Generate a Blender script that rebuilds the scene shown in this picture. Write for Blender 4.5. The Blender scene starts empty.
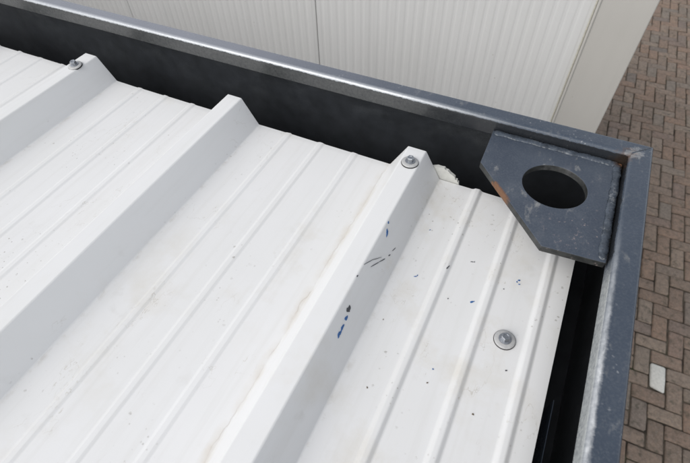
import bpy, bmesh, math, random
from mathutils import Vector, Matrix, noise as mnoise

random.seed(7)
S = bpy.context.scene
COL = S.collection
R = math.radians

# ------------------------------------------------------------------ camera
cd = bpy.data.cameras.new("camera")
cam = bpy.data.objects.new("camera", cd)
COL.objects.link(cam)
cam.location = (0.1077, -0.539, 0.521)
cam.rotation_euler = (0.68834, 0.02091, 0.44974)
cd.sensor_width = 23.6
cd.lens = 471.0 / 690 * 23.6
cd.clip_start = 0.02
cd.clip_end = 3000
cd.dof.use_dof = True
cd.dof.focus_distance = 0.70
cd.dof.aperture_fstop = 6.7
S.camera = cam

# ------------------------------------------------------------------ sky, sun, exposure
SUN_EL, SUN_AZ = 42.0, 211.0          # azimuth clockwise from +Y
w = bpy.data.worlds.new("World")
S.world = w
w.use_nodes = True
nt = w.node_tree
bg = nt.nodes["Background"]
sky = nt.nodes.new("ShaderNodeTexSky")
sky.sky_type = 'NISHITA'
sky.sun_disc = False
sky.sun_elevation = R(SUN_EL)
sky.sun_rotation = R(SUN_AZ)
sky.air_density = 1.0
sky.dust_density = 1.2
sky.ozone_density = 1.0
hs = nt.nodes.new("ShaderNodeHueSaturation")       # thin white overcast: the blue is washed out
hs.inputs["Saturation"].default_value = 0.22
nt.links.new(sky.outputs[0], hs.inputs["Color"])
nt.links.new(hs.outputs[0], bg.inputs[0])
bg.inputs[1].default_value = 0.125
sd = bpy.data.lights.new("sun", 'SUN')
sd.energy = 1.0
sd.angle = R(50)
sd.color = (1.0, 0.96, 0.90)
sun = bpy.data.objects.new("sun", sd)
COL.objects.link(sun)
sdir = Vector((math.sin(R(SUN_AZ)) * math.cos(R(SUN_EL)), math.cos(R(SUN_AZ)) * math.cos(R(SUN_EL)), math.sin(R(SUN_EL))))
sun.rotation_euler = sdir.to_track_quat('Z', 'Y').to_euler()
sun.location = sdir * 20
S.view_settings.view_transform = 'Standard'
S.view_settings.look = 'None'
S.view_settings.exposure = 0.60
S.view_settings.gamma = 1.0

# ------------------------------------------------------------------ dimensions (metres)
PITCH, WB, SL, WT, HR = 0.333, 0.0835, 0.0276, 0.0285, 0.0471    # roof rib
XO, YO = 0.2655, 0.0955          # outer faces of the right and back rails
XL, YF = -5.75, -2.33            # far ends of the cabin
ZT = 0.085                       # top of the rails
FL, LIP = 0.0295, 0.028
XE = 0.2155                      # right edge of the roof sheet
GZ = -2.5                        # ground
YW = 1.0                         # face of the cabin behind

# ------------------------------------------------------------------ node helpers
class NB:
    def __init__(s, name):
        s.m = bpy.data.materials.new(name)
        s.m.use_nodes = True
        s.t = s.m.node_tree
        s.b = s.t.nodes["Principled BSDF"]
        tc = s.t.nodes.new("ShaderNodeTexCoord")
        s.co = tc.outputs["Object"]
    def n(s, typ, **kw):
        x = s.t.nodes.new(typ)
        for k, v in kw.items():
            setattr(x, k, v)
        return x
    def put(s, sock, v):
        if hasattr(v, "is_output"):
            s.t.links.new(v, sock)
        elif v is not None:
            sock.default_value = v
    def math(s, op, a, b=None, c=None, clamp=False):
        x = s.n("ShaderNodeMath", operation=op, use_clamp=clamp)
        s.put(x.inputs[0], a)
        if b is not None: s.put(x.inputs[1], b)
        if c is not None: s.put(x.inputs[2], c)
        return x.outputs[0]
    def vmul(s, v, k):
        x = s.n("ShaderNodeVectorMath", operation='MULTIPLY')
        s.put(x.inputs[0], v); x.inputs[1].default_value = k
        return x.outputs[0]
    def vadd(s, a, b):
        x = s.n("ShaderNodeVectorMath", operation='ADD')
        s.put(x.inputs[0], a); s.put(x.inputs[1], b)
        return x.outputs[0]
    def dist(s, p):
        x = s.n("ShaderNodeVectorMath", operation='DISTANCE')
        s.put(x.inputs[0], s.co); x.inputs[1].default_value = p
        return x.outputs["Value"]
    def noise(s, scale, detail=3, rough=.55, co=None, out=0, dim=None):
        x = s.n("ShaderNodeTexNoise")
        s.put(x.inputs["Vector"], co if co is not None else s.co)
        x.inputs["Scale"].default_value = scale
        x.inputs["Detail"].default_value = detail
        x.inputs["Roughness"].default_value = rough
        return x.outputs[out]
    def vor(s, scale, feature='F1', co=None, rnd=1.0, out="Distance"):
        x = s.n("ShaderNodeTexVoronoi", feature=feature)
        s.put(x.inputs["Vector"], co if co is not None else s.co)
        x.inputs["Scale"].default_value = scale
        x.inputs["Randomness"].default_value = rnd
        return x.outputs[out]
    def ramp(s, v, a, b, lo=0.0, hi=1.0):
        x = s.n("ShaderNodeMapRange", clamp=True)
        s.put(x.inputs[0], v)
        x.inputs[1].default_value = a; x.inputs[2].default_value = b
        x.inputs[3].default_value = lo; x.inputs[4].default_value = hi
        return x.outputs[0]
    def mix(s, f, a, b):
        x = s.n("ShaderNodeMix", data_type='RGBA')
        s.put(x.inputs[0], f)
        for k, v in ((6, a), (7, b)):
            s.put(x.inputs[k], v if hasattr(v, "is_output") else (*v, 1))
        return x.outputs[2]
    def bump(s, h, strength, dist, prev=None):
        x = s.n("ShaderNodeBump")
        x.inputs["Strength"].default_value = strength
        x.inputs["Distance"].default_value = dist
        s.put(x.inputs["Height"], h)
        if prev is not None: s.put(x.inputs["Normal"], prev)
        return x.outputs[0]
    def sep(s):
        x = s.n("ShaderNodeSeparateXYZ")
        s.put(x.inputs[0], s.co)
        return x.outputs
    def out(s, color=None, rough=None, normal=None, metal=None, spec=None):
        if color is not None: s.put(s.b.inputs["Base Color"], color if hasattr(color, "is_output") else (*color, 1))
        if rough is not None: s.put(s.b.inputs["Roughness"], rough)
        if metal is not None: s.put(s.b.inputs["Metallic"], metal)
        if normal is not None: s.put(s.b.inputs["Normal"], normal)
        if spec is not None: s.put(s.b.inputs["Specular IOR Level"], spec)
        return s.m

def mat_roof():
    b = NB("white_coated_sheet")
    x, y, z = b.sep()
    base = b.mix(b.ramp(b.noise(3.0, 5), .35, .7), (.79, .79, .79), (.745, .745, .735))
    # yellowish run-off film in patches
    film = b.math('MULTIPLY', b.ramp(b.noise(9, 6, .65), .52, .75), b.ramp(b.noise(2.2, 2), .42, .62))
    c = b.mix(b.math('MULTIPLY', film, .55), base, (.60, .55, .45))
    # film of dirt collected against the left foot of the rib nearest the corner
    wob = b.math('MULTIPLY', b.math('SUBTRACT', b.noise(22, 5, .6), .5), .016)
    dx = b.math('ABSOLUTE', b.math('SUBTRACT', b.math('ADD', x, wob), -.0862))
    foot = b.math('MULTIPLY', b.ramp(dx, .0095, .001), b.ramp(b.noise(17, 4), .36, .60))
    c = b.mix(b.math('MULTIPLY', foot, .42), c, (.55, .47, .36))
    line = b.math('MULTIPLY', b.ramp(dx, .0011, .0002), b.ramp(b.noise(23, 4), .40, .58))
    c = b.mix(b.math('MULTIPLY', line, .30), c, (.34, .29, .22))
    # the same, weaker, at every rib foot
    wr = b.math('ABSOLUTE', b.math('SUBTRACT', b.math('FRACT', b.math('DIVIDE', b.math('ADD', x, b.math('MULTIPLY', wob, .35)), PITCH)), .008))
    ft = b.math('MULTIPLY', b.ramp(wr, .018, .0), b.ramp(b.noise(40, 5, .7), .50, .66))
    c = b.mix(b.math('MULTIPLY', ft, .34), c, (.42, .38, .32))
    # hair lines left by dried water
    iso = b.noise(5.2, 6, .62, b.vmul(b.co, (1.5, .7, 1)))
    hair = b.ramp(b.math('ABSOLUTE', b.math('SUBTRACT', iso, .53)), .0030, .0008)
    hair = b.math('MULTIPLY', hair, b.ramp(b.noise(8.5, 3), .50, .60))
    hair = b.math('MULTIPLY', hair, b.ramp(b.noise(90, 3), .36, .60))
    c = b.mix(b.math('MULTIPLY', hair, .38), c, (.36, .31, .23))
    # faint dust streaks running along the ribs
    stk = b.noise(1.0, 4, .6, b.vmul(b.co, (85, 3.5, 30)))
    c = b.mix(b.ramp(stk, .50, .80, 0, .16), c, (.50, .48, .43))
    # specks of grit, two sizes
    for sc, r, g0, dark in ((70, .07, .50, .6), (150, .12, .52, .5), (30, .035, .54, .4)):
        cellr = b.vor(sc, out="Color")
        d = b.vor(sc, co=b.vadd(b.co, b.vmul(b.noise(sc * 6, 3, out=1), (.25 / sc, .25 / sc, .25 / sc))))
        sepc = b.n("ShaderNodeSeparateColor"); b.put(sepc.inputs[0], cellr)
        m = b.math('MULTIPLY', b.ramp(d, r + .09, r), b.math('GREATER_THAN', sepc.outputs[0], .58))
        m = b.math('MULTIPLY', m, b.ramp(b.noise(6.3, 3), g0, g0 + .12))
        m = b.math('MULTIPLY', m, b.math('LESS_THAN', z, .012))
        c = b.mix(b.math('MULTIPLY', m, dark), c, (.20, .17, .13))
    # smudges
    sm = b.math('MULTIPLY', b.ramp(b.noise(34, 5, .6), .60, .78), b.ramp(b.noise(8, 2), .5, .6))
    c = b.mix(b.math('MULTIPLY', sm, .22), c, (.45, .43, .39))
    nrm = b.bump(b.noise(7, 2), .10, .004)
    nrm = b.bump(b.noise(650, 2), .06, .0006, nrm)
    return b.out(c, b.ramp(b.noise(14, 4), .3, .7, .42, .56), nrm, spec=.4)

def mat_rail(name, plate=False, cut=False):
    b = NB(name)
    x, y, z = b.sep()
    base = b.mix(b.ramp(b.noise(16, 6, .65), .35, .68), (.040, .053, .078) if plate else (.046, .061, .086), (.062, .077, .102) if plate else (.059, .075, .102))
    c = b.mix(b.ramp(b.noise(420, 2), .45, .75, 0, .35), base, (.12, .135, .155))
    # whitish rubbed spots and scratches
    st = b.vmul(b.co, (1, .55, 1))
    sp = b.math('MULTIPLY', b.ramp(b.noise(70, 5, .7, st), .58, .70), b.ramp(b.noise(13, 3), .42, .58))
    c = b.mix(b.math('MULTIPLY', sp, .42 if plate else .28), c, (.42, .41, .38))
    wp = b.vadd(b.vmul(b.co, (60, 9, 60)), b.vmul(b.noise(20, 3, out=1), (1.5, 1.5, 1.5)))
    scr = b.math('MULTIPLY', b.ramp(b.vor(1.0, 'DISTANCE_TO_EDGE', wp), .022, .006), b.ramp(b.noise(19, 2), .60, .68))
    
    if cut: c = b.mix(b.ramp(b.noise(140, 4), .35, .7), (.016, .017, .017), (.040, .042, .040))  # plate's edge faces near-black: their shade is put into the colour
    metal = None
    if plate:
        sp2 = b.math('MULTIPLY', b.ramp(b.noise(160, 4, .7), .60, .70), b.ramp(b.math('SUBTRACT', b.dist((.205, -.09, .067)), b.math('MULTIPLY', b.noise(60, 3), .03)), .045, .012))
        c = b.mix(b.math('MULTIPLY', sp2, .6), c, (.42, .34, .32))
        sm = b.math('MULTIPLY', b.ramp(b.noise(48, 6, .75, b.vmul(b.co, (1, .6, 1))), .52, .72), b.ramp(b.noise(11, 2), .40, .62))
        c = b.mix(b.math('MULTIPLY', sm, .28), c, (.22, .22, .23))
        rust = None
        for p, r in (((.0985, -.058, .064), .020), ((.0875, -.047, .062), .012), ((.232, .062, .066), .010)):
            q = b.ramp(b.math('ADD', b.dist(p), b.math('MULTIPLY', b.math('SUBTRACT', b.noise(130, 4, .7), .5), .03)), r, r * .55)
            rust = q if rust is None else b.math('MAXIMUM', rust, q)
        # rust only at cut edges and in the corner
        edge = b.ramp(b.math('ABSOLUTE', b.math('ADD', b.math('ADD', b.math('MULTIPLY', x, 1.0855), y), -.0470)), .0062, .0022)
        edge = b.math('MAXIMUM', edge, b.math('GREATER_THAN', x, .2))
        c = b.mix(b.math('MULTIPLY', b.math('MULTIPLY', rust, edge), .85), c, b.mix(b.noise(300, 2), (.25, .11, .038), (.11, .050, .027)))
        rg = b.ramp(b.noise(50, 4), .3, .7, .38, .55)
    else:
        # grazing reflection on the back rail's far stretch, painted as a paler tone
        ch = b.math('MULTIPLY', b.math('GREATER_THAN', y, YO - FL + .002), b.ramp(x, .02, -.45))
        c = b.mix(b.math('MULTIPLY', ch, b.ramp(b.noise(7, 4), .2, .6, .8, 1)), c, (.23, .24, .275))
        # zinc showing where the paint is rubbed through on the right rail's inner edge
        ex = b.ramp(b.math('ABSOLUTE', b.math('SUBTRACT', x, XO - FL + .0012)), .0042, .0012)
        jag = b.math('MULTIPLY', b.math('SUBTRACT', b.noise(1, 4, .7, b.vmul(b.co, (60, 260, 60))), .5), .0055)
        xs_ = b.math('ADD', b.math('SUBTRACT', x, XO - FL + .0034), jag)
        raw = b.math('MULTIPLY', b.ramp(b.math('ABSOLUTE', xs_), .0034, .0002), b.math('MULTIPLY', b.math('LESS_THAN', y, .03), b.ramp(b.math('ADD', y, b.math('MULTIPLY', b.noise(30, 3), .1)), -.03, -.22)))
        raw = b.math('MULTIPLY', raw, b.math('MULTIPLY', b.math('GREATER_THAN', z, ZT - .006), b.ramp(b.noise(140, 4, .7, b.vmul(b.co, (1, .35, 1))), .30, .66)))
        ex = b.math('MULTIPLY', ex, b.math('MULTIPLY', b.math('LESS_THAN', y, .03), b.ramp(y, -.06, -.26, 0, .6)))
        ey = b.ramp(b.math('ABSOLUTE', b.math('SUBTRACT', y, YO - FL + .0012)), .0066, .0000)  # back rail's inner edge: bare zinc plus its highlight, painted pale
        ey = b.math('MULTIPLY', ey, b.math('MULTIPLY', b.math('GREATER_THAN', y, .05), b.ramp(x, .08, -.10, 0, 1)))
        ew = b.math('MULTIPLY', b.math('MAXIMUM', ex, ey), b.ramp(z, ZT - .0095, ZT - .0020))
        ew = b.math('MULTIPLY', ew, b.ramp(b.noise(300, 4, .6), -.6, .75))
        lipm = b.math('MULTIPLY', b.math('GREATER_THAN', y, .05), b.ramp(z, ZT - .0035, ZT - .0075))  # lip faces: zinc grain plus glossy sheen painted into the colour
        lipm = b.math('MULTIPLY', lipm, b.math('MULTIPLY', b.math('LESS_THAN', y, YO - FL + .002), b.ramp(x, .02, -.12)))
        lipx = b.math('MULTIPLY', b.math('LESS_THAN', x, XO - FL + .002), b.math('MULTIPLY', b.math('GREATER_THAN', x, XO - FL - .002), b.math('MULTIPLY', b.ramp(y, -.12, -.16), b.math('LESS_THAN', z, ZT - .004))))
        lipm = b.math('MAXIMUM', lipm, lipx)
        lipm = b.math('MULTIPLY', lipm, b.ramp(b.noise(230, 5, .8), .36, .62, .30, .85))
        c = b.mix(b.math('MULTIPLY', ew, .9), c, (.62, .64, .66))
        c = b.mix(b.math('MULTIPLY', raw, .85), c, (.72, .73, .74))
        c = b.mix(lipm, c, (.50, .52, .51))
        dots = b.math('MULTIPLY', b.ramp(b.vor(170, co=b.vadd(b.co, b.vmul(b.noise(300, 2, out=1), (.003, .003, .003)))), .28, .10), b.ramp(b.noise(33, 3), .56, .64))
        c = b.mix(b.math('MULTIPLY', dots, .40), c, (.45, .46, .47))
        metal = b.math('MULTIPLY', ew, .25)
        # rust in the welded inside corner
        ru = b.ramp(b.math('ADD', b.dist((.236, .066, .066)), b.math('MULTIPLY', b.math('SUBTRACT', b.noise(150, 4, .7), .5), .03)), .024, .010)
        c = b.mix(b.math('MULTIPLY', ru, .8), c, (.16, .085, .04))
        chip = b.ramp(b.math('ADD', b.dist((.244, .072, ZT)), b.math('MULTIPLY', b.math('SUBTRACT', b.noise(170, 4, .7), .5), .05)), .013, .004)
        c = b.mix(b.math('MULTIPLY', chip, .38), c, (.45, .45, .44))
        # shade of the groove between the lip and the plate, painted near-black
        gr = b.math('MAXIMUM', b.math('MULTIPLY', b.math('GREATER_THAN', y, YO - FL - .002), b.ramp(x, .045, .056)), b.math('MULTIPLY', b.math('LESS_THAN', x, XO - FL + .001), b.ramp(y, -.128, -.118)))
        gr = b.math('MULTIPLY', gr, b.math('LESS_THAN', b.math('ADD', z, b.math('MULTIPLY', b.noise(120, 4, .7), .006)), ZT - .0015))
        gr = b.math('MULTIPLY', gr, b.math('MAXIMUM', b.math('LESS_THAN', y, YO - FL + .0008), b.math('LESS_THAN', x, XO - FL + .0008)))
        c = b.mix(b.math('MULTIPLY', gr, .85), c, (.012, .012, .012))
        rg = b.ramp(b.noise(50, 4), .3, .7, .20, .32)
    nrm = b.bump(b.noise(14, 2), .10, .002)
    nrm = b.bump(b.noise(900, 2), .035, .0005, nrm)
    return b.out(c, rg, nrm, metal, spec=.6)

def mat_plain(name, col, rough, nscale=200, amt=.25, bump=.1, metal=0.0, spec=.5):
    b = NB(name)
    c = b.mix(b.ramp(b.noise(nscale, 4), .3, .7), col, tuple(v * (1 - amt) for v in col))
    return b.out(c, rough, b.bump(b.noise(nscale * 2, 3), bump, .001), metal, spec)

def mat_wall(name, a, d):
    b = NB(name)
    c = b.mix(b.ramp(b.noise(2.1, 6, .6), .35, .7), a, d)
    st = b.noise(1, 5, .6, b.vmul(b.co, (24, 24, 1.1)))
    c = b.mix(b.ramp(st, .52, .8, 0, .30), c, tuple(v * .78 for v in a))
    sp = b.ramp(b.vor(36), .10, .05)
    c = b.mix(b.math('MULTIPLY', sp, b.ramp(b.noise(5), .52, .62, 0, .45)), c, (.3, .27, .22))
    return b.out(c, .5, b.bump(b.noise(500, 2), .05, .0006), spec=.4)

def mat_brick(name, island):
    b = NB(name)
    if island:
        g = b.n("ShaderNodeNewGeometry"); rv = g.outputs["Random Per Island"]
    else:
        g = b.n("ShaderNodeObjectInfo"); rv = g.outputs["Random"]
    cr = b.n("ShaderNodeValToRGB")
    b.put(cr.inputs[0], rv)
    els = [(p, tuple(v * k for v, k in zip(q, (1.62, 1.70, 1.66)))) for p, q in [(0, (.150, .108, .086)), (.18, (.205, .150, .120)), (.36, (.172, .120, .095)), (.52, (.205, .135, .102)),
           (.66, (.160, .130, .112)), (.80, (.225, .165, .130)), (.92, (.135, .110, .100)), (1, (.220, .140, .108))]]
    e = cr.color_ramp.elements
    e[0].position, e[0].color = els[0][0], (*els[0][1], 1)
    e[1].position, e[1].color = els[-1][0], (*els[-1][1], 1)
    for p, col in els[1:-1]:
        k = e.new(p); k.color = (*col, 1)
    off = b.n("ShaderNodeCombineXYZ"); b.put(off.inputs[0], b.math('MULTIPLY', rv, 37.0)); b.put(off.inputs[2], b.math('MULTIPLY', rv, 11.0))
    co = b.vadd(b.co, off.outputs[0])
    c = b.mix(b.ramp(b.noise(38, 6, .7, co), .35, .72, 0, .75), cr.outputs[0], (.120, .100, .084))
    c = b.mix(b.ramp(b.noise(110, 4, .7, co), .54, .70, 0, .75), c, (.33, .29, .25))
    c = b.mix(b.ramp(b.noise(21, 4, .6, co), .55, .70, 0, .7), c, (.085, .078, .060))
    n = b.bump(b.noise(60, 6, .75, co), .8, .007)
    return b.out(c, .85, n, spec=.25)

M = {}
M['roof'] = mat_roof()
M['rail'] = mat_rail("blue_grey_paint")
M['plate'] = mat_rail("blue_grey_plate_paint", True)
M['inner'] = mat_plain("gutter_shade_tone", (.028, .031, .036), .36, 40, .4, .12, spec=.35)  # near-black tone that carries the gutter's shade in its colour
M['foam'] = mat_plain("cream_foam", (.66, .66, .62), .9, 160, .12, .25, spec=.2)
M['zinc'] = mat_plain("zinc_plated_steel", (.44, .46, .49), .28, 500, .35, .15, .85)
M['cap'] = mat_plain("painted_washer", (.50, .50, .495), .45, 300, .18, .1)
M['rubber'] = mat_plain("black_rubber", (.02, .02, .02), .7, 200, .3, .1)
M['shadededge'] = mat_rail("shaded_cut_edge", True, True)
M['bluepaint'] = mat_plain("blue_paint", (.030, .150, .42), .45, 700, .5, .1)
M['blackpaint'] = mat_plain("black_scuff", (.075, .080, .090), .6, 700, .4, .1)
M['brownmark'] = mat_plain("dried_mud", (.16, .12, .075), .9, 400, .5, .3)
M['wall'] = mat_wall("pale_grey_wall_sheet", (.66, .66, .655), (.635, .635, .625))
M['trim'] = mat_wall("beige_grey_trim", (.50, .485, .455), (.475, .46, .43))
M['seal'] = mat_plain("cream_sealant", (.60, .58, .50), .6, 120, .25, .2)
M['brick'] = mat_brick("paving_brick", False)
M['brickfield'] = mat_brick("paving_brick_field", True)
M['whitebrick'] = mat_plain("worn_white_brick", (.74, .73, .68), .85, 60, .22, .5, spec=.2)

def mat_soil():
    b = NB("joint_sand_and_moss")
    c = b.mix(b.ramp(b.noise(6, 5, .6), .40, .62), (.050, .042, .034), (.135, .115, .090))
    c = b.mix(b.ramp(b.noise(3.1, 4), .58, .70, 0, .7), c, (.050, .060, .026))
    c = b.mix(b.ramp(b.noise(260, 3), .45, .7, 0, .6), c, (.030, .026, .022))
    return b.out(c, .95, b.bump(b.noise(120, 4), .8, .004), spec=.1)
M['soil'] = mat_soil()
def mat_inner():
    b = NB("gutter_shade_and_glow")
    x, y, z = b.sep()
    c = b.mix(b.ramp(b.noise(40, 4), .3, .7), (.030, .033, .038), (.020, .022, .025))  # base tone darkened for the shade inside the rails
    d = b.math('MULTIPLY', b.ramp(b.noise(11, 5, .6, b.vmul(b.co, (1, 1, 1.6))), .50, .74), b.ramp(z, -.035, .045))
    d = b.math('MULTIPLY', d, b.ramp(b.noise(600, 3, .8), .25, .60))
    c = b.mix(b.math('MULTIPLY', d, .38), c, (.15, .16, .165))  # soft reflections below the lip, painted as paler patches
    return b.out(c, .38, b.bump(b.noise(60, 3), .15, .002), spec=.45)
M['inner'] = mat_inner()
def mat_weld():
    b = NB("painted_weld")
    c = b.mix(b.ramp(b.noise(60, 5, .7), .35, .65), (.030, .038, .050), (.075, .092, .118))
    w_ = b.math('MULTIPLY', b.ramp(b.noise(120, 5, .75), .54, .66), b.ramp(b.noise(26, 3), .42, .60))
    c = b.mix(b.math('MULTIPLY', w_, .75), c, (.34, .34, .33))
    k = b.ramp(b.noise(75, 4, .7, b.vadd(b.co, (3, 1, 2))), .60, .70)
    c = b.mix(b.math('MULTIPLY', k, .8), c, (.014, .013, .012))
    k = b.ramp(b.math('ADD', b.dist((.2330, .0620, .067)), b.math('MULTIPLY', b.noise(200, 4, .7), .012)), .018, .009)
    c = b.mix(b.math('MULTIPLY', k, .8), c, (.11, .055, .026))
    n = b.bump(b.noise(190, 3), .55, .0016)
    return b.out(c, b.ramp(b.noise(90, 3), .35, .65, .18, .42), n, spec=.65)
M['weld'] = mat_weld()

# ------------------------------------------------------------------ object helpers
WO = {}
def thing(name, loc, label, cat, group=None):
    o = bpy.data.objects.new(name, None)
    COL.objects.link(o)
    o.location = loc
    o.empty_display_size = .1
    o['label'] = label; o['category'] = cat
    if group: o['group'] = group
    WO[o] = Vector(loc)
    return o

def place(name, me, parent=None, origin=(0, 0, 0), rot=None):
    o = bpy.data.objects.new(name, me)
    COL.objects.link(o)
    origin = Vector(origin)
    if parent is not None:
        o.parent = parent
        o.location = origin - WO[parent]
    else:
        o.location = origin
    if rot: o.rotation_euler = rot
    WO[o] = origin
    return o

def mesh(name, verts, faces, mat, smooth=True):
    me = bpy.data.meshes.new(name)
    me.from_pydata([tuple(v) for v in verts], [], faces)
    me.materials.append(M[mat] if isinstance(mat, str) else mat)
    bm = bmesh.new(); bm.from_mesh(me)
    bmesh.ops.recalc_face_normals(bm, faces=bm.faces)
    bm.to_mesh(me); bm.free()
    me.polygons.foreach_set("use_smooth", [smooth] * len(me.polygons))
    return me

def wn(o):
    m = o.modifiers.new("weighted", 'WEIGHTED_NORMAL'); m.keep_sharp = True; m.weight = 100
    return o

def fillet(pts, rad, n=4, closed=False):
    """round the corners of a 2D polyline; rad: number or list"""
    out = []
    L = len(pts)
    for i, p in enumerate(pts):
        r = rad[i] if isinstance(rad, (list, tuple)) else rad
        if (not closed and i in (0, L - 1)) or r <= 0:
            out.append(tuple(p)); continue
        p = Vector(p); a = Vector(pts[i - 1]); c = Vector(pts[(i + 1) % L])
        u = (a - p).normalized(); v = (c - p).normalized()
        ang = u.angle(v)
        if ang > math.pi - .02:
            out.append(tuple(p)); continue
        t = min(r / math.tan(ang / 2), (a - p).length * .48, (c - p).length * .48)
        rr = t * math.tan(ang / 2)
        cen = p + (u + v).normalized() * (rr / math.sin(ang / 2))
        s0 = p + u * t - cen; s1 = p + v * t - cen
        th = s0.angle_signed(s1) if s0.length > 1e-9 else 0
        for k in range(n + 1):
            al = -th * k / n
            q = Matrix.Rotation(al, 2) @ s0
            out.append(tuple(cen + q))
    return out

def box_mesh(name, lo, hi, mat, bev=0.0):
    bm = bmesh.new()
    bmesh.ops.create_cube(bm, size=1)
    for v in bm.verts:
        v.co = Vector([(lo[i] + hi[i]) / 2 + v.co[i] * (hi[i] - lo[i]) for i in range(3)])
    if bev:
        bmesh.ops.bevel(bm, geom=bm.edges[:], offset=bev, segments=2, affect='EDGES')
    me = bpy.data.meshes.new(name)
    bm.to_mesh(me); bm.free()
    me.materials.append(M[mat])
    return me

# ------------------------------------------------------------------ ground
g = 400.0
me = mesh("ground", [(-g, -g, GZ - .012), (g, -g, GZ - .012), (g, g, GZ - .012), (-g, g, GZ - .012)], [(0, 1, 2, 3)], 'soil', False)
o = place("ground", me); o['kind'] = 'structure'; o['label'] = "dark sandy ground under and around the brick paving"

# herringbone brick paving
BW = 0.1
TH = R(1.0)
ORG = Vector((1.3135, 1.3165))
pav = bpy.data.objects.new("paving", None); COL.objects.link(pav)
pav.location = (1.3, 1.3, GZ); WO[pav] = Vector((1.3, 1.3, GZ)); pav['kind'] = 'structure'
pav['label'] = "brown brick paving laid in herringbone beside the cabins"

def brick_geo(rng, lx, ly, top=0.0, depth=.05):
    """worn brick, origin at centre of the top face; long side along x"""
    ch = rng.uniform(.005, .010)
    j = lambda a: rng.uniform(-a, a)
    rings = []
    for (ins, z) in ((0, -depth), (0, -ch * .9), (ch * .35, -ch * .25), (ch * 1.2, 0)):
        a, b = lx / 2 - ins, ly / 2 - ins
        cc = .006
        ring = [(-a + cc, -b), (0, -b), (a - cc, -b), (a, -b + cc), (a, b - cc), (a - cc, b), (0, b), (-a + cc, b), (-a, b - cc), (-a, -b + cc)]
        rings.append([(x + j(.0030), y + j(.0030), z + (j(.001) if z > -.04 else 0)) for x, y in ring])
    vs = [p for r in rings for p in r]
    fs = []
    for k in range(3):
        for i in range(10):
            fs.append((k * 10 + i, k * 10 + (i + 1) % 10, (k + 1) * 10 + (i + 1) % 10, (k + 1) * 10 + i))
    fs.append(tuple(range(30, 40)))
    return vs, fs

rng = random.Random(3)
variants = []
for k in range(10):
    vs, fs = brick_geo(rng, .2 - .0085, .1 - .0085)
    variants.append(mesh("brick", vs, fs, 'brick'))

def to_world(p):
    c, s = math.cos(TH), math.sin(TH)
    return Vector((ORG.x + c * p[0] - s * p[1], ORG.y + s * p[0] + c * p[1]))

cRi = cam.rotation_euler.to_matrix().transposed()
def project(p):
    c = cRi @ (Vector(p) - cam.location)
    if c.z > -.01: return None
    return 345 + 471 * c.x / -c.z, 231.5 - 471 * c.y / -c.z, -c.z

cells = []
for n2 in range(-60, 61):
    for k in range(-130, 131):
        ox, oy = k - 2 * n2, -k - 2 * n2
        for kind in ('H', 'V'):
            # H [-1,1]x[-1,0] ; V [0,1]x[0,2]
            cx, cy = (0, -.5) if kind == 'H' else (.5, 1)
            p = to_world(((cx + ox) * BW, (cy + oy) * BW))
            if not (-6.5 < p.x < 4.2 and -1.2 < p.y < 8.5): continue
            if p.x < XO - .05 and p.y < YO - .05: continue
            if p.x < .25 and p.y > YW + .1: continue
            white = (kind == 'V' and ox == 0 and oy == 0)
            cells.append((p, kind, white))
vis = []
rest = []
for p, kind, white in cells:
    q = project((p.x, p.y, GZ))
    seen = q and -15 < q[0] < 705 and -15 < q[1] < 478
    if seen:
        # hidden by the near rail or by the cabin behind
        xr = 648 - .0895 * (q[1] - 150) if q[1] > 147 else 0
        if q[1] > 147 and q[0] < xr - 22: seen = False
        if q[1] <= 147 and q[0] < 598 - (q[1] - 120) * .52 - 18: seen = False
        if q[1] <= 147 and q[0] < 640 and q[1] > 147 - (648 - q[0]) * .245 + 14: seen = False
    (vis if seen else rest).append((q[2] if q else 99, p, kind, white))
vis.sort(key=lambda a: a[0])
single = vis[:299]
rest += vis[299:]
for d, p, kind, white in single:
    rz = TH + (0 if kind == 'H' else math.pi / 2) + (math.pi if rng.random() < .5 else 0)
    tilt = (rng.uniform(-.022, .022), rng.uniform(-.016, .016), rz + rng.uniform(-.012, .012))
    zz = GZ + rng.uniform(-.005, .0015)
    if white:
        wv, wf = brick_geo(random.Random(5), .183, .088)
        # a chipped corner
        wv = [((x + .014, y, z) if (x < -.08 and y > .02) else (x, y, z)) for x, y, z in wv]
        b = place("brick", mesh("brick", wv, wf, 'whitebrick'), pav, (p.x, p.y, GZ + .001), (0, 0, TH + math.pi / 2))
        b['label'] = "single worn white brick with a chipped corner"
    else:
        place("brick", rng.choice(variants), pav, (p.x + rng.uniform(-.0015, .0015), p.y + rng.uniform(-.0015, .0015), zz), tilt)
# the bricks beyond those, joined
vs, fs = [], []
for d, p, kind, white in rest:
    a, f = brick_geo(rng, .2 - .0085, .1 - .0085)
    base = len(vs)
    m = Matrix.Rotation(TH + (0 if kind == 'H' else math.pi / 2), 3, 'Z')
    zz = GZ + rng.uniform(-.005, .0015)
    for v in a:
        q = m @ Vector(v); vs.append((q.x + p.x, q.y + p.y, q.z + zz))
    fs += [tuple(i + base for i in t) for t in f]
me = bpy.data.meshes.new("brick_field"); me.from_pydata(vs, [], fs); me.materials.append(M['brickfield'])
me.polygons.foreach_set("use_smooth", [True] * len(me.polygons))
o = place("brick_field", me, pav); o['kind'] = 'stuff'

# ------------------------------------------------------------------ near cabin
cab = thing("portable_cabin", (-2.74, -1.12, GZ),
            "near portable cabin with white ribbed roof, screws and blue-grey steel edge rails with lifting plate", "cabin")

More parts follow.
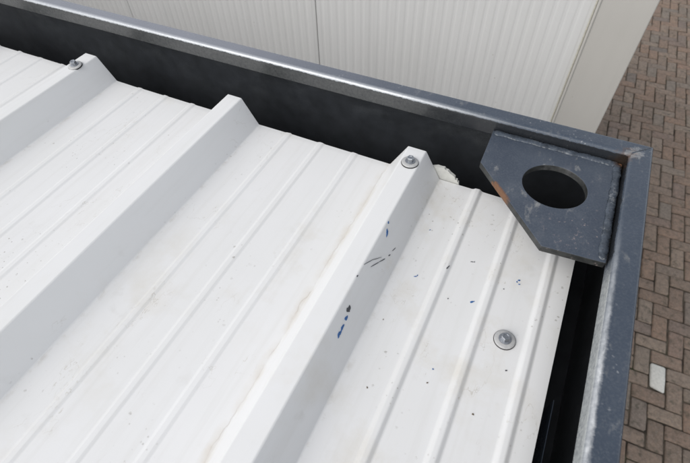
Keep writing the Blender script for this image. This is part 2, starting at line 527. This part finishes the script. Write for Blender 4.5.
# roof sheet: profile across x
def sheet_profile():
    pts, rad = [], []
    ks = range(17, -1, -1)
    x0 = XL + .06
    pts.append((x0, 0)); rad.append(0)
    for k in ks:
        B = -k * PITCH
        a = B - WB
        if a - .02 > x0:
            for (dx, zz, r) in ((0, 0, .003), (WB - SL - WT, HR, .0035), (WB - SL, HR, .0035), (WB, 0, .003)):
                pts.append((a + dx, zz)); rad.append(r)
        for c in (.0605, .1235, .1865):
            xx = B + c
            if xx > x0 + .02:
                bh, bw = (.0036, .0076) if k == 0 else (.0015, .0070)
                for (dx, zz) in ((-bw, 0), (-.0030, bh), (.0030, bh), (bw, 0)):
                    pts.append((xx + dx, zz)); rad.append(.0045)
    pts = [p for p in pts if p[0] < XE - .004]
    rad = rad[:len(pts)]
    pts.append((XE - .0005, 0)); rad.append(0)
    pts.append((XE, -.004)); rad.append(0)
    # rounded corners of the right-hand edge keep the sheet's fold
    return fillet(pts, rad, 4)
prof = sheet_profile()
NP = len(prof)
ysegs = [0.0]
while ysegs[-1] > -2.22:
    ysegs.append(ysegs[-1] - (.012 if ysegs[-1] > -.8 else .06))
vs, fs = [], []
for j, y in enumerate(ysegs):
    for i, (x, z) in enumerate(prof):
        yy = y
        if j == 0:
            yy += .0011 * mnoise.noise(Vector((x * 70, 3.1, 0))) + .0006 * mnoise.noise(Vector((x * 310, 7.1, 0)))
        zz = z + .0007 * mnoise.noise(Vector((x * 9, y * 5, 1.7)))
        vs.append((x, yy, zz))
for j in range(len(ysegs) - 1):
    for i in range(NP - 1):
        a = j * NP + i
        fs.append((a, a + 1, a + NP + 1, a + NP))
# underside and rear cut thickness of the sheet
base = len(vs)
for (x, z) in prof:
    vs.append((x, -.0005, z - .0014))
for i in range(NP - 1):
    fs.append((i, i + 1, base + i + 1, base + i))
me = mesh("roof_sheet", vs, fs, 'roof')
for p in me.polygons:
    pass
roof = wn(place("roof_sheet", me, cab))
if me.polygons[0].normal.z < 0 and sum(p.normal.z for p in me.polygons) < 0:
    me.flip_normals()
place("foam_core", box_mesh("foam_core", (XL + .07, -2.2, -.060), (XE - .006, -.004, -.0035), 'foam'), cab)

# marks of paint and dirt on the sheet: thin flecks lying on it
def fleck(name, mat, c, ux, uy, nrm, a, b, seed, parent=roof, n=14, irr=.45):
    r = random.Random(seed)
    c = Vector(c); nrm = Vector(nrm).normalized(); ux = Vector(ux).normalized(); uy = nrm.cross(ux).normalized()
    top, bot = [], []
    ph1, ph2, ph3 = (r.uniform(0, 6.28) for _ in range(3))
    for i in range(n):
        t = 2 * math.pi * i / n
        k = 1 + irr * (.55 * math.sin(2 * t + ph1) + .45 * math.sin(3 * t + ph2) + .3 * math.sin(5 * t + ph3)) + r.uniform(-.08, .08)
        p = c + ux * (a * k * math.cos(t)) + uy * (b * k * math.sin(t))
        top.append(p + nrm * .0007); bot.append(p * 1.0 - nrm * .0006)
    vs = [v - c for v in bot + top]
    fs = [tuple(range(n, 2 * n))] + [(i, (i + 1) % n, n + (i + 1) % n, n + i) for i in range(n)]
    return place(name, mesh(name, vs, fs, mat, False), parent, c)

RN = (HR, 0, SL)                                  # normal of a rib's right side
def on_rib(x, y): return (x, y, -x * HR / SL)
fl = 0
def rib_mark(mat, x, y, a, b, tilt=0.0, irr=.45, name="paint_mark"):
    global fl; fl += 1
    n = Vector(RN).normalized(); t = Vector((0, 1, 0)); d = n.cross(t)
    fleck(name, mat, on_rib(x, y), t * math.cos(tilt) + d * math.sin(tilt), None, n, a, b, fl, irr=irr)
def pan_mark(mat, x, y, a, b, tilt=0.0, irr=.45, name="paint_mark"):
    global fl; fl += 1
    z = .0; q = .55 if mat == 'brownmark' else .8; a *= q; b *= q
    fleck(name, mat, (x, y, z), (math.cos(tilt), math.sin(tilt), 0), None, (0, 0, 1), a, b, fl, irr=irr)
def rib_line(pts, wd, name="scuff_mark"):
    for (a, b) in zip(pts[:-1], pts[1:]):
        A, B = Vector(on_rib(*a)), Vector(on_rib(*b))
        global fl; fl += 1
        fleck(name, 'blackpaint', (A + B) / 2, B - A, None, RN, (B - A).length * .52, wd, fl, n=12, irr=.3)
rib_mark('bluepaint', -.0227, -.1646, .0042, .0020, .5)
rib_mark('bluepaint', -.0262, -.1526, .0016, .0013)
rib_line([(-.0266, -.2275), (-.0225, -.2130), (-.0170, -.1990)], .00034)
rib_line([(-.0205, -.2210), (-.0165, -.2060), (-.0124, -.1920)], .00042)
rib_line([(-.0110, -.1850), (-.0104, -.1815)], .0008)
rib_line([(-.0100, -.1735), (-.0088, -.1665)], .0004)
rib_mark('blackpaint', -.0203, -.2879, .0038, .0032, .4, .4)
rib_mark('bluepaint', -.0185, -.2984, .0030, .0019, .3)
rib_mark('bluepaint', -.0176, -.3105, .0036, .0017, .3)
rib_mark('bluepaint', -.0173, -.3190, .0040, .0022, .3)
rib_mark('blackpaint', -.0272, -.2481, .0012, .0008)
for x, y, a, b, t, m in ((.0298, -.1881, .0020, .0008, .4, 'bluepaint'), (.0315, -.1855, .0012, .0008, 1.2, 'bluepaint'),
                         (.0905, -.1338, .0022, .0006, .3, 'blackpaint'), (.0935, -.1325, .0010, .0006, 2.2, 'blackpaint'),
                         (.0535, -.0753, .0010, .0008, .2, 'blackpaint'), (.1542, -.137, .0024, .0010, .5, 'bluepaint'),
                         (.1524, -.1405, .0012, .0009, 1.5, 'bluepaint'), (.1560, -.1430, .0013, .0008, .2, 'bluepaint'),
                         (.1080, -.1944, .0036, .0014, .55, 'bluepaint'), (.0790, -.2026, .0010, .0008, .2, 'blackpaint'),
                         (.1395, -.1586, .0010, .0007, .2, 'blackpaint'), (.0207, -.1043, .0014, .0007, .9, 'bluepaint'),
                         (.0160, -.265, .0009, .0012, 0, 'brownmark'), (.1480, -.330, .0022, .0014, .3, 'brownmark'),
                         (.0920, -.318, .0016, .0014, .3, 'brownmark'), (.0925, -.300, .0012, .0008, .3, 'bluepaint'),
                         (.0330, -.352, .0013, .0018, .3, 'brownmark'), (.1685, -.2660, .0014, .0010, .1, 'blackpaint')):
    pan_mark(m, x, y, a, b, t)
# marks on the raised beads
for x, y, a, b, t, m in ((.0640, -.1585, .0030, .0008, 1.2, 'blackpaint'), (.1237, -.0653, .0020, .0010, .9, 'bluepaint'),
                         (.1245, -.1225, .0010, .0012, .9, 'brownmark')):
    fl += 1
    fleck("paint_mark", m, (x, y, .0029), (math.cos(t), math.sin(t), 0), None, (0, 0, 1), a, b, fl)

# scrap of foam standing at the rear of the rib
out = [(-.020, -.004), (-.018, .022), (-.008, .0262), (-.001, .0258), (.004, .0262), (.0075, .0236), (.0115, .0225), (.016, .0190),
       (.0195, .0152), (.0240, .0132), (.0262, .0085), (.0290, .0085), (.0305, .0040), (.033, .0028), (.034, -.004)]
r = random.Random(11)
out = [(x * .92 + r.uniform(-.0008, .0008), (z * .86 if z > 0 else z) + r.uniform(-.0008, .0008)) for x, z in out]
n = len(out)
vs = [(x, .0016, z) for x, z in out] + [(x * .985, .0075 - abs(x) * .03, z * .97) for x, z in out]
fs = [tuple(range(n)), tuple(range(n, 2 * n))[::-1]] + [(i, (i + 1) % n, n + (i + 1) % n, n + i) for i in range(n)]
place("foam_scrap", mesh("foam_scrap", vs, fs, 'foam', False), cab)

# edge rails: bent steel profile, mitred
def rail_profile():
    t = .003
    zb = -.150
    pts = [(0, zb), (0, ZT), (FL, ZT), (FL, ZT - LIP), (FL - t, ZT - LIP), (FL - t, ZT - t), (t, ZT - t), (t, zb)]
    rad = [0, .0045, .0062, .0012, .0012, .002, .002, 0]
    return fillet(pts, rad, 5)
RP = rail_profile()
corners = {'back': ((XO, YO), (XL, YO)), 'right': ((XO, YF), (XO, YO)), 'front': ((XL, YF), (XO, YF)), 'left': ((XL, YO), (XL, YF))}
def rail_mesh(c0, c1, mat_out='rail', prof=RP, dz=0.0):
    c0, c1 = Vector(c0), Vector(c1)
    d = (c1 - c0).normalized()
    inw = Vector((-d.y, d.x))
    L = (c1 - c0).length
    ts = sorted(set([0, 1] + [i / (L / .05) for i in range(1, int(L / .05))]))
    vs, fs = [], []
    n = len(prof)
    for ti, t in enumerate(ts):
        for (u, z) in prof:
            lo, hi = u / L, 1 - u / L          # mitred ends
            tt = lo + (hi - lo) * t
            p = c0 + d * (L * tt) + inw * u
            wz = .0004 * mnoise.noise(Vector((p.x * 6, p.y * 6, 2))) if u > .005 else 0
            vs.append((p.x, p.y, z + wz + dz))
    for j in range(len(ts) - 1):
        for i in range(n):
            a = j * n + i; b = j * n + (i + 1) % n
            fs.append((a, b, b + n, a + n))
    me = mesh("edge_rail", vs, fs, mat_out)
    me.materials.append(M['inner'])
    # the inside of the profile is near-black, gutter shade put into its colour
    mi = []
    for p in me.polygons:
        i = p.index % n
        u0, z0 = prof[i]; u1, z1 = prof[(i + 1) % n]
        um, zm = (u0 + u1) / 2, (z0 + z1) / 2
        inside = um < FL - .0025 and um > .002 and zm < ZT - .002
        mi.append(1 if inside else 0)
    me.polygons.foreach_set("material_index", mi)
    return me
for k in ('back', 'right', 'front', 'left'):
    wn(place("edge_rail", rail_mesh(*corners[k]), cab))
# gutter floor inside the rails
for lo, hi in (((XE - .030, YF + .004, -.135), (XO - .0035, YO - .0035, -.130)), ((XL + .004, -.03, -.135), (XE - .031, YO - .0035, -.130))):
    place("gutter_floor", box_mesh("gutter_floor", lo, hi, 'inner'), cab)
# thin flashing strip standing in the right-hand gutter
place("flashing_strip", box_mesh("flashing_strip", (.2300, -.62, -.128), (.2308, -.262, -.030), 'rail'), cab)

# lifting plate with its hole
PT = .067; TP = .010
outl = [(.0535, .0640), (.0548, -.0125), (.1612, -.1280), (.2342, -.1222), (.2342, .0640)]
bm = bmesh.new()
hc, hr = (.1572, -.0178), .0418
edges = []
for loop in (outl, [(hc[0] + hr * math.cos(2 * math.pi * i / 56), hc[1] + hr * .97 * math.sin(2 * math.pi * i / 56)) for i in range(56)]):
    v = [bm.verts.new((x, y, PT)) for x, y in loop]
    edges += [bm.edges.new((v[i], v[(i + 1) % len(v)])) for i in range(len(v))]
bmesh.ops.triangle_fill(bm, use_beauty=True, edges=edges)
ex = bmesh.ops.extrude_face_region(bm, geom=bm.faces[:])
for v in [e for e in ex['geom'] if isinstance(e, bmesh.types.BMVert)]:
    v.co.z -= TP
bmesh.ops.recalc_face_normals(bm, faces=bm.faces)
me = bpy.data.meshes.new("lifting_plate"); bm.to_mesh(me); bm.free()
me.materials.append(M['plate']); me.materials.append(M['shadededge'])
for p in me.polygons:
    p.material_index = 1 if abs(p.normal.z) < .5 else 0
plate = place("lifting_plate", me, cab)
bv = plate.modifiers.new("bevel", 'BEVEL'); bv.width = .0011; bv.segments = 2; bv.limit_method = 'ANGLE'; bv.angle_limit = R(40)

def weld(p0, p1, hw, hh, seed, mat='weld', parent=None, step=.0016, ripple=.0045, name="weld_bead"):
    r = random.Random(seed)
    p0, p1 = Vector(p0), Vector(p1)
    d = (p1 - p0).normalized(); s = Vector((-d.y, d.x, 0)).normalized()
    n = max(6, int((p1 - p0).length / step))
    K = 10
    vs, fs = [], []
    for j in range(n + 1):
        t = j / n
        c = p0.lerp(p1, t)
        ph = (t * (p1 - p0).length / ripple)
        sc = 1 + .05 * math.sin(2 * math.pi * ph) + .16 * mnoise.noise(Vector((ph * 1.1, seed + 4, 0))) + .34 * mnoise.noise(Vector((ph * .35, seed, 0)))
        end = math.sin(min(1, min(t, 1 - t) * n / 3 + .15) * math.pi / 2)
        off = s * (hw * .28 * mnoise.noise(Vector((ph * .22, seed + 9, 1))))
        for k in range(K):
            a = 2 * math.pi * k / K
            q = c + off + s * (hw * sc * end * math.cos(a)) + Vector((0, 0, hh * sc * end * math.sin(a)))
            vs.append(q)
    for j in range(n):
        for k in range(K):
            a = j * K + k; b = j * K + (k + 1) % K
            fs.append((a, b, b + K, a + K))
    fs.append(tuple(range(K))); fs.append(tuple(n * K + k for k in range(K)))
    return place(name, mesh(name, vs, fs, mat), parent)
weld((.0555, .0590, PT + .0006), (.2300, .0590, PT - .0002), .0058, .0024, 1, 'weld', plate)
weld((.2290, .0600, PT + .0006), (.2290, -.1190, PT - .0002), .0052, .0024, 2, 'weld', plate)
# ground-down weld along the mitre of the two rails
weld((XO - .003, YO - .003, ZT - .0003), (XO - FL + .002, YO - FL + .002, ZT - .0003), .0016, .0008, 5, 'weld', cab, ripple=.006)

# screws
def lathe(prof, n=28):
    vs, fs = [], []
    for (rr, z) in prof:
        for i in range(n):
            a = 2 * math.pi * i / n
            vs.append((rr * math.cos(a), rr * math.sin(a), z))
    for k in range(len(prof) - 1):
        for i in range(n):
            fs.append((k * n + i, k * n + (i + 1) % n, (k + 1) * n + (i + 1) % n, (k + 1) * n + i))
    fs.append(tuple(range((len(prof) - 1) * n, len(prof) * n)))
    return vs, fs
hv, hf = lathe([(.0078, .0034), (.0082, .0040), (.0080, .0047), (.0058, .0054)], 24)
hexr = .0060
b0 = len(hv)
for (rr, z, c) in ((hexr, .005, 0), (hexr, .0110, 0), (hexr * .88, .0118, 0), (hexr * .55, .0117, 0), (hexr * .45, .0110, 0)):
    for i in range(6):
        a = math.pi / 3 * i + .3
        hv.append((rr * math.cos(a), rr * math.sin(a), z))
for k in range(4):
    for i in range(6):
        hf.append((b0 + k * 6 + i, b0 + k * 6 + (i + 1) % 6, b0 + (k + 1) * 6 + (i + 1) % 6, b0 + (k + 1) * 6 + i))
hf.append(tuple(b0 + 24 + i for i in range(6)))
me_head = mesh("screw_head", hv, hf, 'zinc', False)
wv, wf = lathe([(.0134, .0012), (.0137, .0018), (.0134, .0025), (.0116, .0032), (.0080, .0036), (.003, .0037)], 36)
me_wash = mesh("washer", wv, wf, 'cap', True)
rv_, rf_ = lathe([(.0141, -.0006), (.0143, .0004), (.0141, .0013), (.010, .0016)], 36)
me_rub = mesh("rubber_seal", rv_, rf_, 'rubber', True)
for (x, y, z, rot) in ((.1576, -.2293, .0003, (.02, -.03, .2)), (-.0408, -.0340, HR, (-.02, .03, .9)), (-.7039, -.0424, HR, (.10, -.06, .5))):
    s = place("roof_screw", me_head, cab, (x, y, z), rot); s.scale = (.92,) * 3
    if z < .01:
        pass
    WO[s] = Vector((0, 0, 0))
    place("washer", me_wash, s)
    place("rubber_seal", me_rub, s)

# walls of the near cabin, under the rails
def flat_panels(axis, fixed, a0, a1, z0, z1, parent, mat='wall', thick=.05):
    a = a0
    while a < a1 - .02:
        b = min(a + 1.0, a1)
        if axis == 'y':
            lo, hi = (fixed - thick, a + .002, z0), (fixed, b - .002, z1)
        else:
            lo, hi = (a + .002, fixed - thick, z0), (b - .002, fixed, z1)
        place("wall_panel", box_mesh("wall_panel", lo, hi, mat, .002), parent)
        a = b
flat_panels('y', XO - .004, YF + .06, YO - .06, GZ + .13, -.152, cab)
flat_panels('x', YO - .004, XL + .06, XO - .06, GZ + .13, -.152, cab)
flat_panels('x', YF + .054, XL + .06, XO - .06, GZ + .13, -.152, cab)
for (x, y) in ((XO - .057, YO - .057), (XO - .057, YF), (XL, YO - .057), (XL, YF)):
    place("corner_post", box_mesh("corner_post", (x, y, GZ + .128), (x + .056, y + .056, -.151), 'rail', .003), cab)
place("floor_frame", box_mesh("floor_frame", (XL, YF, GZ - .005), (XO, YO, GZ + .126), 'rail', .003), cab)

# ------------------------------------------------------------------ cabin behind
NX = 0.303
XL2, YB2 = -5.71, YW + 2.43
cab2 = thing("portable_cabin", (-2.7, YW + 1.2, GZ),
             "pale grey cabin behind the near roof, finely ribbed wall panels and smooth beige corner trim", "cabin")
# fluted panels, 1 m wide, 30 flutes each
def fluted(x0, x1, y, z0, z1):
    p = .03333
    prof2 = []
    x = x0
    nfl = int(round((x1 - x0) / p))
    pw = (x1 - x0 - .004) / nfl
    xs = x0 + .002
    pts = [(xs, y + .016), (xs, y + .002)]
    for i in range(nfl):
        a = xs + i * pw
        pts += [(a + .001, y), (a + pw * .50, y + .0001), (a + pw * .66, y + .0011), (a + pw * .84, y + .0012)]
    pts += [(xs + pw * nfl, y + .002), (xs + pw * nfl, y + .016)]
    n = len(pts)
    zs = [z0, z1]
    vs = [(px, py, z) for z in zs for px, py in pts]
    fs = [(i, i + 1, n + i + 1, n + i) for i in range(n - 1)]
    return mesh("wall_panel", vs, fs, 'wall', False)
edge = .2227
xr = -.7773 + 1.0          # joints sit at -0.777, -1.777 ...
ZTOP2 = -.075
pan = fluted(0, 1.0, 0, GZ + .13, ZTOP2)
x1 = xr
while x1 > XL2 + .1:
    place("wall_panel", pan, cab2, (x1 - 1.0, YW, 0)); x1 -= 1.0
place("wall_backing", box_mesh("wall_backing", (XL2 + .03, YW + .018, GZ + .13), (NX - .02, YW + .06, ZTOP2), 'trim'), cab2)
# corner trim with a hemmed edge and its sealant line
tx = .1555
pts = [(tx, YW - .003), (tx, YW - .013), (tx + .006, YW - .0145), (tx + .010, YW - .0105), (NX, YW - .0105), (NX, YW + .15), (NX - .004, YW + .15), (NX - .004, YW - .003)]
pts = fillet(pts, [0, .001, .002, .001, .004, 0, 0, 0], 4)
n = len(pts)
vs = [(x, y, z) for z in (GZ + .13, ZTOP2) for x, y in pts]
fs = [(i, (i + 1) % n, n + (i + 1) % n, n + i) for i in range(n)]
wn(place("corner_trim", mesh("corner_trim", vs, fs, 'trim'), cab2))
place("sealant_line", box_mesh("sealant_line", (tx - .005, YW - .008, GZ + .13), (tx - .0006, YW - .0005, ZTOP2), 'seal', .001), cab2)
flat_panels('y', NX - .001, YW + .153, YB2 - .03, GZ + .13, ZTOP2, cab2)
flat_panels('x', YB2 - .002, XL2 + .03, NX - .06, GZ + .13, ZTOP2, cab2)
place("floor_frame", box_mesh("floor_frame", (XL2, YW - .012, GZ - .005), (NX, YB2, GZ + .127), 'rail', .003), cab2)
RP2 = [(u, z if z > -.1 else ZTOP2 + .001) for u, z in RP]
cc = {'back': ((NX, YB2), (XL2, YB2)), 'right': ((NX, YW - .012), (NX, YB2)), 'front': ((XL2, YW - .012), (NX, YW - .012)), 'left': ((XL2, YB2), (XL2, YW - .012))}
for k in cc:
    wn(place("edge_rail", rail_mesh(*cc[k], prof=RP2), cab2))
# its roof: ribbed sheet too
prof3 = [(x - .02, z) for x, z in prof if x > XL2 + .12] + [(NX - .05, 0)]
prof3 = [(x, z) for x, z in prof3 if x <= NX - .05]
n = len(prof3)
vs = [(x, y, z) for y in (YW + .06, YB2 - .08) for x, z in prof3]
fs = [(i, i + 1, n + i + 1, n + i) for i in range(n - 1)]
place("roof_sheet", mesh("roof_sheet", vs, fs, 'roof', False), cab2)
